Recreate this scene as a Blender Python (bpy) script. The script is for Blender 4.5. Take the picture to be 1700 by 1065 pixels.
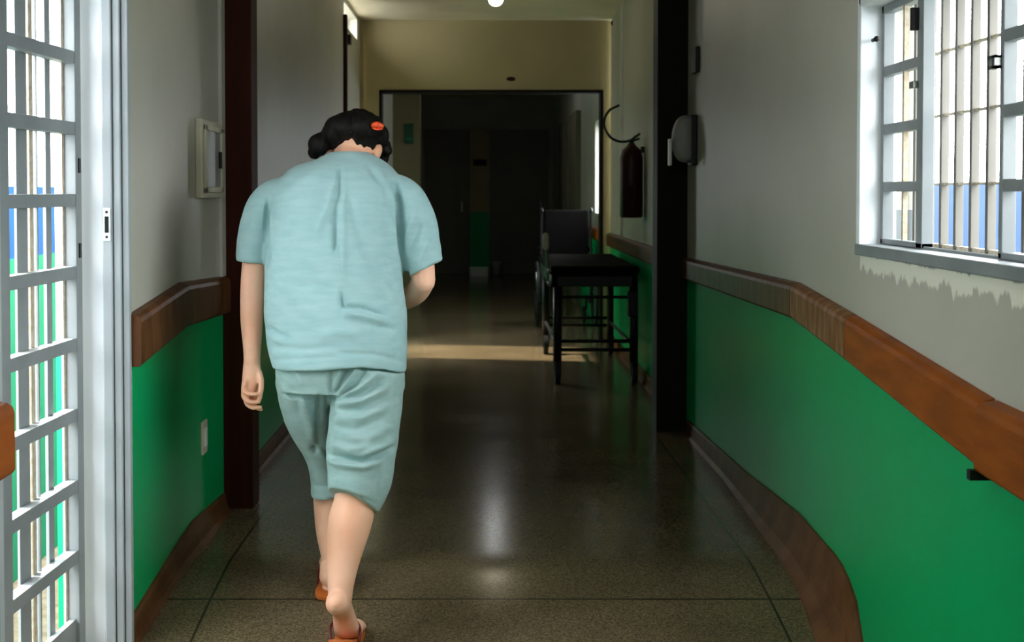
import bpy, bmesh, math, random
import numpy as np
from mathutils import Vector, Matrix, noise
random.seed(7)
S = bpy.context.scene
COL = S.collection
for o in list(bpy.data.objects): bpy.data.objects.remove(o)

# ------------------------------------------------------------------ camera
E = 1.25                       # eye height
FPX = 2200.0                   # focal length in pixels of the 1700 px frame
PX, PY, PITCH = 800.0, 383.0, math.radians(1.7)
cam = bpy.data.cameras.new('camera'); camo = bpy.data.objects.new('camera', cam); COL.objects.link(camo)
camo.location = (0, 0, E); camo.rotation_euler = (math.pi/2 - PITCH, 0, 0)
cam.sensor_width = 36; cam.lens = FPX/1700*36
cam.shift_x = (850-PX)/1700; cam.shift_y = (PY-532.5)/1700
cam.clip_start = .05; cam.clip_end = 200
cam.dof.use_dof = True; cam.dof.focus_distance = 3.8; cam.dof.aperture_fstop = 6.3
S.camera = camo

# ------------------------------------------------------------------ world, lights, exposure
w = bpy.data.worlds.new('world'); S.world = w; w.use_nodes = True
wn = w.node_tree.nodes; wl = w.node_tree.links
bg = wn['Background']; bg.inputs['Color'].default_value = (.93, .97, 1.0, 1); bg.inputs['Strength'].default_value = 19.0
S.view_settings.view_transform = 'Standard'; S.view_settings.look = 'None'
S.view_settings.gamma = 1; S.view_settings.use_curve_mapping = False
S.view_settings.exposure = 0.0

def portal(name, loc, rot, sx, sy):
    l = bpy.data.lights.new(name, 'AREA'); l.shape = 'RECTANGLE'; l.size = sx; l.size_y = sy
    l.cycles.is_portal = True
    o = bpy.data.objects.new(name, l); COL.objects.link(o); o.location = loc; o.rotation_euler = rot
    return o
# daylight comes in through the gate, the windows and the side doorway
H = math.pi/2
portal('daylight_gate', (-1.22, 3.16, 1.02), (0, -H, 0), 2.2, 1.0)
portal('daylight_window', (1.30, 2.6, 1.44), (0, H, 0), .70, 2.1)
portal('daylight_side_doorway', (-1.25, 10.22, .85), (0, -H, 0), 1.7, .9)
portal('daylight_far_window', (1.45, 11.88, 1.48), (0, H, 0), .9, 1.05)

sun = bpy.data.lights.new('sun', 'SUN'); sun.energy = 14.0; sun.color = (1, .9, .74); sun.angle = math.radians(2.5)
suno = bpy.data.objects.new('sun', sun); COL.objects.link(suno)
suno.rotation_euler = Vector((math.cos(.70)*math.cos(.16), -math.cos(.70)*math.sin(.16), -math.sin(.70))).to_track_quat('-Z', 'Y').to_euler()
# fill light added behind the camera to brighten the near end, no fitting
cl = bpy.data.lights.new('fill_light', 'AREA'); cl.shape = 'RECTANGLE'; cl.size = .3; cl.size_y = 1.2; cl.energy = 24; cl.color = (.96, .98, 1)
clo = bpy.data.objects.new('fill_light', cl); COL.objects.link(clo); clo.location = (.03, .9, 2.56); clo.rotation_euler = (math.radians(35), 0, 0)

# ------------------------------------------------------------------ helpers
def srgb(r, g, b):
    f = lambda c: (c/255/12.92) if c/255 <= .04045 else ((c/255+.055)/1.055)**2.4
    return (f(r), f(g), f(b), 1)

def pt(x, y, d):
    "world point seen at photo pixel (x, y) at distance d down the corridor"
    u = (x-PX)/FPX; v = -(y-PY)/FPX
    c, s = math.cos(PITCH), math.sin(PITCH)
    t = d/(c + v*s)
    return Vector((u*t, d, E + t*(-s + v*c)))

def proj(co):
    "numpy (n,3) -> pixel coordinates"
    c, s = math.cos(PITCH), math.sin(PITCH)
    z = co[:, 2]-E
    f = co[:, 1]*c - z*s; up = co[:, 1]*s + z*c
    return PX + FPX*co[:, 0]/f, PY - FPX*up/f

def interp(x, pts):
    xs = [p[0] for p in pts]; ys = [p[1] for p in pts]
    return float(np.interp(x, xs, ys))

def mk(name, bm_or_data, m=None, parent=None, smooth=False, bevel=0, loc=None):
    me = bpy.data.meshes.new(name)
    if isinstance(bm_or_data, bmesh.types.BMesh):
        bmesh.ops.recalc_face_normals(bm_or_data, faces=bm_or_data.faces)
        bm_or_data.to_mesh(me); bm_or_data.free()
    else:
        me.from_pydata([tuple(v) for v in bm_or_data[0]], [], bm_or_data[1])
    o = bpy.data.objects.new(name, me); COL.objects.link(o)
    if m is not None:
        for mm in (m if isinstance(m, (list, tuple)) else [m]): me.materials.append(mm)
    if parent is not None: o.parent = parent
    if smooth:
        for p in me.polygons: p.use_smooth = True
    if bevel:
        b = o.modifiers.new('bevel', 'BEVEL'); b.width = bevel; b.segments = 2; b.limit_method = 'ANGLE'
    if loc is not None: o.location = loc
    return o

def struct(o, label=None):
    o['kind'] = 'structure'
    if label: o['label'] = label
    return o

def thing(name, label, cat, loc=(0, 0, 0), group=None):
    o = bpy.data.objects.new(name, None); COL.objects.link(o); o.location = loc
    o['label'] = label; o['category'] = cat
    o.empty_display_size = .1
    if group: o['group'] = group
    return o

def tag(o, label, cat, group=None):
    o['label'] = label; o['category'] = cat
    if group: o['group'] = group
    return o

def box(bm, x0, x1, y0, y1, z0, z1, mi=0):
    vs = [bm.verts.new(p) for p in ((x0, y0, z0), (x1, y0, z0), (x1, y1, z0), (x0, y1, z0),
                                    (x0, y0, z1), (x1, y0, z1), (x1, y1, z1), (x0, y1, z1))]
    for f in ((0, 3, 2, 1), (4, 5, 6, 7), (0, 1, 5, 4), (1, 2, 6, 5), (2, 3, 7, 6), (3, 0, 4, 7)):
        bm.faces.new([vs[i] for i in f]).material_index = mi

def B(*boxes):
    bm = bmesh.new()
    for b in boxes: box(bm, *b)
    return bm

def prism(bm, rings, closed=True, mi=0):
    "loft equal-length rings, capping both ends"
    R = [[bm.verts.new(p) for p in r] for r in rings]
    n = len(R[0])
    for a, b in zip(R[:-1], R[1:]):
        for i in range(n):
            j = (i+1) % n
            bm.faces.new((a[i], a[j], b[j], b[i])).material_index = mi
    bm.faces.new(list(reversed(R[0]))).material_index = mi
    bm.faces.new(R[-1]).material_index = mi

def catmull(P, n=6):
    P = [np.array(p, float) for p in P]
    if len(P) < 3:
        return [P[0]+(P[-1]-P[0])*t/n for t in range(n+1)]
    Q = [2*P[0]-P[1]] + P + [2*P[-1]-P[-2]]
    out = []
    for i in range(1, len(Q)-2):
        p0, p1, p2, p3 = Q[i-1:i+3]
        for k in range(n):
            t = k/n
            out.append(.5*((2*p1)+(-p0+p2)*t+(2*p0-5*p1+4*p2-p3)*t*t+(-p0+3*p1-3*p2+p3)*t**3))
    out.append(P[-1])
    return out

def tube(bm, pts, rad, seg=16, n=6, ref=(0, 1, 0), cap=True, flat=1.0):
    """smooth tube; pts world points, rad a number or list of r or (ra, rb);
    ra is measured across ref, rb along ref; ends rounded"""
    if not isinstance(rad, (list, tuple)): rad = [rad]*len(pts)
    q = []
    for p, r in zip(pts, rad):
        ra, rb = r if isinstance(r, (list, tuple)) else (r, r)
        q.append((p[0], p[1], p[2], ra, rb))
    q = catmull(q, n)
    C = [Vector(a[:3]) for a in q]
    T = []
    for i in range(len(C)):
        a = C[max(i-1, 0)]; b = C[min(i+1, len(C)-1)]
        T.append((b-a).normalized())
    ref = Vector(ref)
    st = []
    if cap:
        for k in (0, 1, 2): st.append((C[0]-T[0]*q[0][3]*math.cos(k*math.pi/6), T[0], q[0][3]*math.sin(k*math.pi/6)+1e-4, q[0][4]*math.sin(k*math.pi/6)+1e-4))
    for c, t, a in zip(C, T, q): st.append((c, t, max(a[3], 1e-4), max(a[4], 1e-4)))
    if cap:
        for k in (2, 1, 0): st.append((C[-1]+T[-1]*q[-1][3]*math.cos(k*math.pi/6), T[-1], q[-1][3]*math.sin(k*math.pi/6)+1e-4, q[-1][4]*math.sin(k*math.pi/6)+1e-4))
    rings = []
    for c, t, ra, rb in st:
        n1 = ref - t*ref.dot(t)
        if n1.length < 1e-3: n1 = Vector((1, 0, 0)) - t*t.x
        n1.normalize(); n2 = t.cross(n1).normalized()
        rings.append([c + n2*ra*math.cos(a) + n1*rb*math.sin(a) for a in (2*math.pi*k/seg for k in range(seg))])
    prism(bm, rings)

def rod(bm, a, b, r, seg=12):
    tube(bm, [a, b], r, seg, 1, ref=(.3, .9, .2), cap=False)

def ball(bm, c, r, M=None, seg=20):
    r = r if isinstance(r, (list, tuple)) else (r, r, r)
    mat = Matrix.Translation(Vector(c)) @ (M.to_4x4() if M else Matrix.Identity(4)) @ Matrix.Diagonal((*r, 1))
    bmesh.ops.create_uvsphere(bm, u_segments=seg, v_segments=seg//2+2, radius=1, matrix=mat)

def cyl(bm, c, r, h, axis='Z', seg=24, r2=None):
    M = Matrix.Translation(Vector(c))
    if axis == 'X': M = M @ Matrix.Rotation(H, 4, 'Y')
    if axis == 'Y': M = M @ Matrix.Rotation(-H, 4, 'X')
    bmesh.ops.create_cone(bm, cap_ends=True, segments=seg, radius1=r, radius2=r if r2 is None else r2, depth=h, matrix=M)

def remesh(name, bm, voxel, smooth=4, factor=.5):
    o = mk('tmp', bm)
    m = o.modifiers.new('r', 'REMESH'); m.mode = 'VOXEL'; m.voxel_size = voxel; m.use_smooth_shade = True
    s = o.modifiers.new('s', 'SMOOTH'); s.iterations = smooth; s.factor = factor
    bpy.context.view_layer.update()
    dg = bpy.context.evaluated_depsgraph_get()
    me = bpy.data.meshes.new_from_object(o.evaluated_get(dg)); me.name = name
    old = o.data; bpy.data.objects.remove(o); bpy.data.meshes.remove(old)
    n = bpy.data.objects.new(name, me); COL.objects.link(n)
    for p in me.polygons: p.use_smooth = True
    return n

def arr(me):
    co = np.empty(len(me.vertices)*3); me.vertices.foreach_get('co', co)
    no = np.empty(len(me.vertices)*3); me.vertices.foreach_get('normal', no)
    return co.reshape(-1, 3), no.reshape(-1, 3)

def folds(o, lines, jitter=0.0, seed=0):
    "press cloth folds in: lines of (pixel polyline, height in m, width in px)"
    me = o.data; co, no = arr(me); px, py = proj(co)
    face = np.clip(-no[:, 1]*1.4, 0, 1)
    d = np.zeros(len(co))
    for pl, amp, wd in lines:
        amp *= 1.7
        P = np.array(pl, float); best = np.full(len(co), 1e9); tt = np.zeros(len(co))
        L = sum(np.hypot(*(P[i+1]-P[i])) for i in range(len(P)-1)); acc = 0
        for i in range(len(P)-1):
            a, b = P[i], P[i+1]; ab = b-a; l = np.hypot(*ab)
            t = np.clip(((px-a[0])*ab[0]+(py-a[1])*ab[1])/(l*l), 0, 1)
            dist = np.hypot(px-a[0]-t*ab[0], py-a[1]-t*ab[1])
            sel = dist < best; best[sel] = dist[sel]; tt[sel] = ((acc+t*l)/L)[sel]; acc += l
        d += amp*np.exp(-(best/wd)**2)*np.clip(np.sin(np.pi*np.clip(tt*.9+.05, 0, 1))*1.6, 0, 1)
    if jitter:
        j = np.array([noise.noise(Vector((c[0]*9+seed, c[1]*9, c[2]*14))) + .5*noise.noise(Vector((c[0]*22, c[1]*22+seed, c[2]*30))) for c in co])
        co = co + no*(j*jitter)[:, None]
    co = co + no*(d*face)[:, None]
    me.vertices.foreach_set('co', co.ravel()); me.update()

# ------------------------------------------------------------------ materials
def mat(name, col, rough=.6, spec=.5, metal=0, col2=None, nscale=8, ndetail=4, stretch=(1, 1, 1), bump=0, bscale=60,
        bstretch=None, coat=0, sss=0, ramp=(.35, .65), emit=None, estr=0):
    m = bpy.data.materials.new(name); m.use_nodes = True
    N = m.node_tree.nodes; L = m.node_tree.links; b = N['Principled BSDF']
    b.inputs['Roughness'].default_value = rough; b.inputs['Metallic'].default_value = metal
    b.inputs['Specular IOR Level'].default_value = spec
    b.inputs['Coat Weight'].default_value = coat; b.inputs['Coat Roughness'].default_value = .15
    if sss:
        b.inputs['Subsurface Weight'].default_value = sss; b.inputs['Subsurface Radius'].default_value = (.9, .4, .25); b.inputs['Subsurface Scale'].default_value = .01
    tc = N.new('ShaderNodeTexCoord')
    def nz(scale, detail, st):
        mp = N.new('ShaderNodeMapping'); mp.inputs['Scale'].default_value = st; L.new(tc.outputs['Object'], mp.inputs['Vector'])
        t = N.new('ShaderNodeTexNoise'); t.inputs['Scale'].default_value = scale; t.inputs['Detail'].default_value = detail
        L.new(mp.outputs[0], t.inputs['Vector']); return t
    t = nz(nscale, ndetail, stretch)
    r = N.new('ShaderNodeValToRGB'); r.color_ramp.elements[0].position = ramp[0]; r.color_ramp.elements[1].position = ramp[1]
    r.color_ramp.elements[0].color = col
    r.color_ramp.elements[1].color = col2 if col2 else tuple(min(1, c*1.12) for c in col[:3])+(1,)
    L.new(t.outputs['Fac'], r.inputs[0]); L.new(r.outputs[0], b.inputs['Base Color'])
    if bump:
        t2 = nz(bscale, 3, bstretch or (1, 1, 1)); bp = N.new('ShaderNodeBump'); bp.inputs['Strength'].default_value = bump; bp.inputs['Distance'].default_value = .004
        L.new(t2.outputs['Fac'], bp.inputs['Height']); L.new(bp.outputs[0], b.inputs['Normal'])
    if emit:
        b.inputs['Emission Color'].default_value = emit; b.inputs['Emission Strength'].default_value = estr
    m['out'] = r.name
    return m

M = {}
M['cream'] = mat('cream_wall_paint', srgb(176, 174, 160), .42, .5, col2=srgb(190, 188, 176), nscale=1.3, bump=.25, bscale=5, bstretch=(1, 1, .25))
M['green'] = mat('green_gloss_paint', srgb(0, 158, 90), .34, .14, col2=srgb(0, 166, 98), nscale=1.5, bump=.08, bscale=5, bstretch=(1, 1.6, .15))
M['olive'] = mat('yellowish_wall_paint', srgb(154, 142, 102), .6, .3, nscale=2, bump=.1, bscale=6)
M['ceil'] = mat('ceiling_paint', srgb(228, 222, 200), .7, .3, nscale=2)
M['dark'] = mat('far_wall_paint', srgb(150, 150, 138), .7, .3, nscale=2)
M['wood'] = mat('varnished_wood', srgb(124, 62, 14), .45, .16, col2=srgb(148, 78, 20), nscale=9, stretch=(1, .6, 3), bump=.2, bscale=22, bstretch=(1, .2, 2))
M['woodworn'] = mat('worn_wood', srgb(108, 68, 34), .45, .18, col2=srgb(150, 112, 76), nscale=14, stretch=(1, 2.5, .5), ramp=(.4, .7), bump=.3, bscale=22, bstretch=(1, .3, 2))
M['woodold'] = mat('dark_worn_wood', srgb(70, 40, 18), .4, .15, col2=srgb(102, 66, 38), nscale=11, stretch=(1, 2, .5), bump=.3, bscale=22, bstretch=(1, .3, 2))
M['darkwood'] = mat('dark_brown_timber', srgb(44, 16, 5), .6, .12, col2=srgb(54, 20, 7), nscale=9, stretch=(3, 3, .3))
M['blackwood'] = mat('nearly_black_timber', srgb(20, 17, 12), .6, .12, nscale=9, stretch=(3, 3, .3))
M['skirt'] = mat('brown_terrazzo_skirting', srgb(84, 54, 32), .5, .1, col2=srgb(106, 72, 44), nscale=9, ndetail=8, bump=.2, bscale=50)
M['gatepaint'] = mat('grey_painted_steel', srgb(122, 129, 131), .45, .4, col2=srgb(136, 142, 143), nscale=6, bump=.1, bscale=30)
M['white'] = mat('white_painted_steel', srgb(238, 244, 248), .42, .4, col2=srgb(232, 238, 242), nscale=3, bump=.05, bscale=10)
M['jamb'] = mat('pale_grey_steel', srgb(160, 168, 172), .42, .4, nscale=3)
M['sunlitcream'] = mat('worn_cream_sunlit_edge', srgb(200, 192, 172), .6, .3, col2=srgb(176, 158, 132), nscale=60)  # mottled cream; on the gate its colour stands for sunlit bar edges
M['black'] = mat('black_rubber', srgb(14, 14, 13), .6, .3)
M['blackmetal'] = mat('dark_painted_steel', srgb(16, 17, 16), .45, .3)
M['steel'] = mat('worn_steel', srgb(120, 124, 120), .3, .5, metal=.8)
M['vinyl'] = mat('black_vinyl', srgb(12, 11, 11), .85, .05, bump=.1, bscale=30)
M['extred'] = mat('dark_red_enamel', srgb(46, 10, 6), .4, .25)
M['paleplastic'] = mat('cream_plastic', srgb(190, 186, 164), .5, .4)
M['greyplastic'] = mat('grey_plastic', srgb(140, 142, 138), .4, .4)
M['whiteplastic'] = mat('white_plastic', srgb(220, 220, 214), .4, .4)
M['skin'] = mat('skin', srgb(240, 180, 146), .5, .3, col2=srgb(246, 194, 164), nscale=9, sss=.12, bump=.05, bscale=90)
M['lip'] = mat('lip', srgb(170, 96, 84), .5, .4)
M['eyewhite'] = mat('eye_white', srgb(230, 226, 220), .2, .5)
M['iris'] = mat('brown_iris', srgb(50, 30, 18), .2, .5)
M['hair'] = mat('black_hair', srgb(10, 8, 7), .6, .18, col2=srgb(18, 15, 12), nscale=60, stretch=(1, 1, .2), bump=.8, bscale=70, bstretch=(2.5, 1, .2))
M['grey_hair'] = mat('grey_hair_streak', srgb(78, 74, 68), .6, .3, col2=srgb(40, 36, 32), nscale=90, stretch=(1, 1, .2), bump=.6, bscale=80)
M['orange'] = mat('orange_plastic', srgb(226, 74, 24), .4, .5)
M['sole'] = mat('orange_rubber_sole', srgb(205, 112, 48), .5, .4, col2=srgb(186, 92, 34), nscale=14)
M['strap'] = mat('dark_red_rubber', srgb(96, 22, 14), .4, .5)
M['lampglass'] = mat('lit_lamp_glass', (1, 1, 1, 1), .5, .5, emit=(1, .9, .68, 1), estr=28)
M['lampglass2'] = mat('lit_far_lamp_glass', (1, 1, 1, 1), .5, .5, emit=(.95, .97, 1, 1), estr=36)
M['yardgreen'] = mat('yard_wall_green', srgb(26, 116, 90), .8, .2, nscale=6)
M['yardblue'] = mat('yard_wall_blue', srgb(14, 66, 132), .8, .2, nscale=6)
M['yardpale'] = mat('yard_wall_pale_blue', srgb(66, 84, 128), .8, .2, nscale=3)
M['ground'] = mat('yard_concrete', srgb(120, 108, 90), .9, .2, col2=srgb(96, 84, 68), nscale=12)
M['sign'] = mat('green_sign', srgb(2, 62, 34), .5, .4)
M['fardoor'] = mat('far_brown_door_paint', srgb(104, 98, 84), .5, .3, nscale=3)
M['grille'] = mat('grey_grille_paint', srgb(92, 90, 84), .6, .2, nscale=9)
M['pier'] = mat('yellowish_paint_dimmed', srgb(112, 106, 78), .7, .2, nscale=3)  # same yellowish wall paint, dimmed so the pier's shade is in the colour
M['paper'] = mat('white_card', srgb(240, 240, 236), .8, .2)

# woven turquoise cotton
def cloth(name, c1, c2):
    m = mat(name, c1, .85, .2, col2=c2, nscale=26, ndetail=3, stretch=(.5, 1, 2.2), bump=.25, bscale=420, bstretch=(1, 1, 2.2), ramp=(.3, .7))
    b = m.node_tree.nodes['Principled BSDF']; b.inputs['Sheen Weight'].default_value = .15
    return m
M['shirt'] = cloth('pale_turquoise_cotton', srgb(150, 188, 191), srgb(164, 198, 199))
M['pants'] = cloth('washed_turquoise_cotton', srgb(144, 176, 174), srgb(160, 190, 187))

# terrazzo floor: speckle + dark joints
def terrazzo():
    m = bpy.data.materials.new('terrazzo'); m.use_nodes = True
    N = m.node_tree.nodes; L = m.node_tree.links; b = N['Principled BSDF']
    tc = N.new('ShaderNodeTexCoord')
    v = N.new('ShaderNodeTexVoronoi'); v.inputs['Scale'].default_value = 240; L.new(tc.outputs['Object'], v.inputs['Vector'])
    r = N.new('ShaderNodeValToRGB'); r.color_ramp.elements[0].color = srgb(84, 72, 53); r.color_ramp.elements[1].color = srgb(128, 113, 86)
    r.color_ramp.elements[0].position = .1; r.color_ramp.elements[1].position = .95
    sep = N.new('ShaderNodeSeparateColor'); L.new(v.outputs['Color'], sep.inputs[0]); L.new(sep.outputs[0], r.inputs[0])
    n = N.new('ShaderNodeTexNoise'); n.inputs['Scale'].default_value = 2.2; n.inputs['Detail'].default_value = 5; L.new(tc.outputs['Object'], n.inputs['Vector'])
    mr = N.new('ShaderNodeMapRange'); mr.inputs[1].default_value = .3; mr.inputs[2].default_value = .7; mr.inputs[3].default_value = .72; mr.inputs[4].default_value = 1.08
    L.new(n.outputs['Fac'], mr.inputs[0])
    mx = N.new('ShaderNodeMix'); mx.data_type = 'RGBA'; mx.blend_type = 'MULTIPLY'; mx.inputs[0].default_value = 1
    L.new(r.outputs[0], mx.inputs[6]); L.new(mr.outputs[0], mx.inputs[7])
    # joints
    sx = N.new('ShaderNodeSeparateXYZ'); L.new(tc.outputs['Object'], sx.inputs[0])
    def line(sock, at, wd):
        a = N.new('ShaderNodeMath'); a.operation = 'SUBTRACT'; a.inputs[1].default_value = at; L.new(sock, a.inputs[0])
        c = N.new('ShaderNodeMath'); c.operation = 'ABSOLUTE'; L.new(a.outputs[0], c.inputs[0])
        d = N.new('ShaderNodeMath'); d.operation = 'LESS_THAN'; d.inputs[1].default_value = wd; L.new(c.outputs[0], d.inputs[0]); return d.outputs[0]
    mod = N.new('ShaderNodeMath'); mod.operation = 'FLOORED_MODULO'; mod.inputs[1].default_value = 1.9
    ad = N.new('ShaderNodeMath'); ad.operation = 'ADD'; ad.inputs[1].default_value = -3.97+.95; L.new(sx.outputs[1], ad.inputs[0]); L.new(ad.outputs[0], mod.inputs[0])
    js = [line(sx.outputs[0], -.82, .004), line(sx.outputs[0], .87, .004), line(mod.outputs[0], .95, .005)]
    acc = js[0]
    for j in js[1:]:
        k = N.new('ShaderNodeMath'); k.operation = 'MAXIMUM'; L.new(acc, k.inputs[0]); L.new(j, k.inputs[1]); acc = k.outputs[0]
    m2 = N.new('ShaderNodeMix'); m2.data_type = 'RGBA'; L.new(acc, m2.inputs[0]); L.new(mx.outputs[2], m2.inputs[6]); m2.inputs[7].default_value = srgb(56, 48, 36)
    L.new(m2.outputs[2], b.inputs['Base Color'])
    mr2 = N.new('ShaderNodeMapRange'); mr2.inputs[3].default_value = .14; mr2.inputs[4].default_value = .2; L.new(n.outputs['Fac'], mr2.inputs[0]); L.new(mr2.outputs[0], b.inputs['Roughness'])
    b.inputs['Specular IOR Level'].default_value = .2
    bp = N.new('ShaderNodeBump'); bp.inputs['Strength'].default_value = .05; bp.inputs['Distance'].default_value = .002; L.new(n.outputs['Fac'], bp.inputs['Height']); L.new(bp.outputs[0], b.inputs['Normal'])
    return m
M['floor'] = terrazzo()

# right-hand wall paint: bare plaster showing where the grey paint under the window has flaked off
def flaked():
    m = mat('cream_paint_flaking_under_window', srgb(176, 174, 160), .42, .5, col2=srgb(188, 186, 174), nscale=1.3, bump=.25, bscale=5, bstretch=(1, 1, .25))
    N = m.node_tree.nodes; L = m.node_tree.links; b = N['Principled BSDF']; r = N[m['out']]
    tc = N.new('ShaderNodeTexCoord'); sx = N.new('ShaderNodeSeparateXYZ'); L.new(tc.outputs['Object'], sx.inputs[0])
    mp = N.new('ShaderNodeMapping'); mp.inputs['Scale'].default_value = (1, 1.0, .35); L.new(tc.outputs['Object'], mp.inputs[0])
    n = N.new('ShaderNodeTexNoise'); n.inputs['Scale'].default_value = 17; n.inputs['Detail'].default_value = 9; n.inputs['Roughness'].default_value = .72; L.new(mp.outputs[0], n.inputs['Vector'])
    def band(z_lo, soft, add):
        a = N.new('ShaderNodeMath'); a.operation = 'MULTIPLY_ADD'; a.inputs[1].default_value = add; a.inputs[2].default_value = -add*.5; L.new(n.outputs['Fac'], a.inputs[0])
        s = N.new('ShaderNodeMath'); s.operation = 'ADD'; L.new(sx.outputs[2], s.inputs[0]); L.new(a.outputs[0], s.inputs[1])
        q = N.new('ShaderNodeMapRange'); q.inputs[1].default_value = z_lo-soft; q.inputs[2].default_value = z_lo+soft; L.new(s.outputs[0], q.inputs[0]); return q.outputs[0]
    lim = N.new('ShaderNodeMath'); lim.operation = 'LESS_THAN'; lim.inputs[1].default_value = 3.64; L.new(sx.outputs[1], lim.inputs[0])
    up = N.new('ShaderNodeMath'); up.operation = 'LESS_THAN'; up.inputs[1].default_value = 1.2; L.new(sx.outputs[2], up.inputs[0])
    k = N.new('ShaderNodeMath'); k.operation = 'MULTIPLY'; L.new(lim.outputs[0], k.inputs[0]); L.new(up.outputs[0], k.inputs[1])
    lo = N.new('ShaderNodeMath'); lo.operation = 'GREATER_THAN'; lo.inputs[1].default_value = 1.5; L.new(sx.outputs[1], lo.inputs[0])
    k2 = N.new('ShaderNodeMath'); k2.operation = 'MULTIPLY'; L.new(k.outputs[0], k2.inputs[0]); L.new(lo.outputs[0], k2.inputs[1]); k = k2
    a1 = N.new('ShaderNodeMath'); a1.operation = 'MULTIPLY'; L.new(band(1.035, .004, .16), a1.inputs[0]); L.new(k.outputs[0], a1.inputs[1])
    a2 = N.new('ShaderNodeMath'); a2.operation = 'MULTIPLY'; L.new(band(1.078, .003, .06), a2.inputs[0]); L.new(k.outputs[0], a2.inputs[1])
    m1 = N.new('ShaderNodeMix'); m1.data_type = 'RGBA'; L.new(a1.outputs[0], m1.inputs[0]); L.new(r.outputs[0], m1.inputs[6]); m1.inputs[7].default_value = srgb(236, 234, 218)
    m2 = N.new('ShaderNodeMix'); m2.data_type = 'RGBA'; L.new(a2.outputs[0], m2.inputs[0]); L.new(m1.outputs[2], m2.inputs[6]); m2.inputs[7].default_value = srgb(120, 126, 127)
    L.new(m2.outputs[2], b.inputs['Base Color'])
    return m
M['flaked'] = flaked()

# ------------------------------------------------------------------ room profile along the corridor (y = distance)
XL, XR, ZC = -.98, 1.04, 2.63
FLOOR = [(-3, -.08), (2.9, -.08), (3.3, -.055), (3.67, -.02), (3.95, .018), (4.25, .05), (5.2, .045), (6.7, .03), (25, .03)]
fz = lambda d: interp(d, FLOOR)
RT = [(-3, E-.46), (1.5, E-.45), (2.66, E-.423), (3.66, E-.345), (4.31, E-.30), (6.7, E-.336), (25, E-.336)]
RB = [(-3, E-.61), (1.5, E-.60), (2.66, E-.562), (3.66, E-.468), (4.31, E-.412), (6.7, E-.437), (25, E-.437)]
LT = [(-3, E-.46), (2.66, E-.427), (3.66, E-.343), (4.27, E-.296), (4.99, E-.322), (25, E-.33)]
LB = [(-3, E-.61), (2.66, E-.57), (3.66, E-.487), (4.27, E-.435), (4.99, E-.455), (25, E-.45)]
rt, rb_ = (lambda d: interp(d, RT)), (lambda d: interp(d, RB))
lt, lb_ = (lambda d: interp(d, LT)), (lambda d: interp(d, LB))

def long_wall(name, x_in, x_out, ys, top, bot, holes, mats, zc=ZC, up=None):
    "two-tone wall with openings; holes (y0, y1, z0, z1); mats = lower, upper"
    ys = sorted(set(ys) | {h[0] for h in holes} | {h[1] for h in holes})
    zh = sorted({h[2] for h in holes if h[2] > 1.05} | {h[3] for h in holes})
    nz = 1 + 1 + len(zh) + 1
    def zl(y): return [-1.0, (top(y)+bot(y))/2] + zh + [zc]
    occ = {}
    for i in range(len(ys)-1):
        ym = (ys[i]+ys[i+1])/2; z = zl(ym)
        for j in range(len(z)-1):
            zm = (z[j]+z[j+1])/2
            hit = any(h[0] < ym < h[1] and ((h[2] < zm < h[3]) or (h[2] <= .2 and zm < h[3])) for h in holes)
            occ[i, j] = not hit
    bm = bmesh.new(); V = {}
    def v(i, j, s):
        if (i, j, s) not in V:
            V[i, j, s] = bm.verts.new((x_in if s == 0 else x_out, ys[i], zl(ys[i])[j]))
        return V[i, j, s]
    nj = len(zl(0))-1
    for (i, j), f in occ.items():
        if not f: continue
        mi = 0 if j == 0 else 1
        def fc(*q): bm.faces.new([v(*t) for t in q]).material_index = mi
        fc((i, j, 0), (i+1, j, 0), (i+1, j+1, 0), (i, j+1, 0)); fc((i, j, 1), (i, j+1, 1), (i+1, j+1, 1), (i+1, j, 1))
        if not occ.get((i-1, j)): fc((i, j, 0), (i, j+1, 0), (i, j+1, 1), (i, j, 1))
        if not occ.get((i+1, j)): fc((i+1, j, 0), (i+1, j, 1), (i+1, j+1, 1), (i+1, j+1, 0))
        if not occ.get((i, j-1)): fc((i, j, 0), (i, j, 1), (i+1, j, 1), (i+1, j, 0))
        if not occ.get((i, j+1)): fc((i, j+1, 0), (i+1, j+1, 0), (i+1, j+1, 1), (i, j+1, 1))
    return struct(mk(name, bm, mats))

GATE = (2.67, 3.66, -.0, 1.95)
WIN = (1.55, 3.63, E-.147, E+.52)
ystn = [-2, 1.5, 2.66, 3.66, 3.9, 4.29, 4.6, 5, 6.7, 8, 10.7]
long_wall('wall_left', XL, XL-.2, ystn, lt, lb_, [GATE, (9.78, 10.66, 0, 1.7), (9.45, 10.45, 2.44, 2.6)], [M['green'], M['cream']])
long_wall('wall_right', XR, XR+.2, ystn, rt, rb_, [WIN], [M['green'], M['flaked']])
long_wall('wall_left_far', XL, XL-.2, [10.88, 14, 19.8], lt, lb_, [], [M['green'], M['cream']])
long_wall('wall_right_far', XR+.02, XR+.2, [10.88, 14, 19.8], rt, rb_, [(11.35, 12.4, 1.05+.001, 1.9)], [M['green'], M['cream']])

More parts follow.
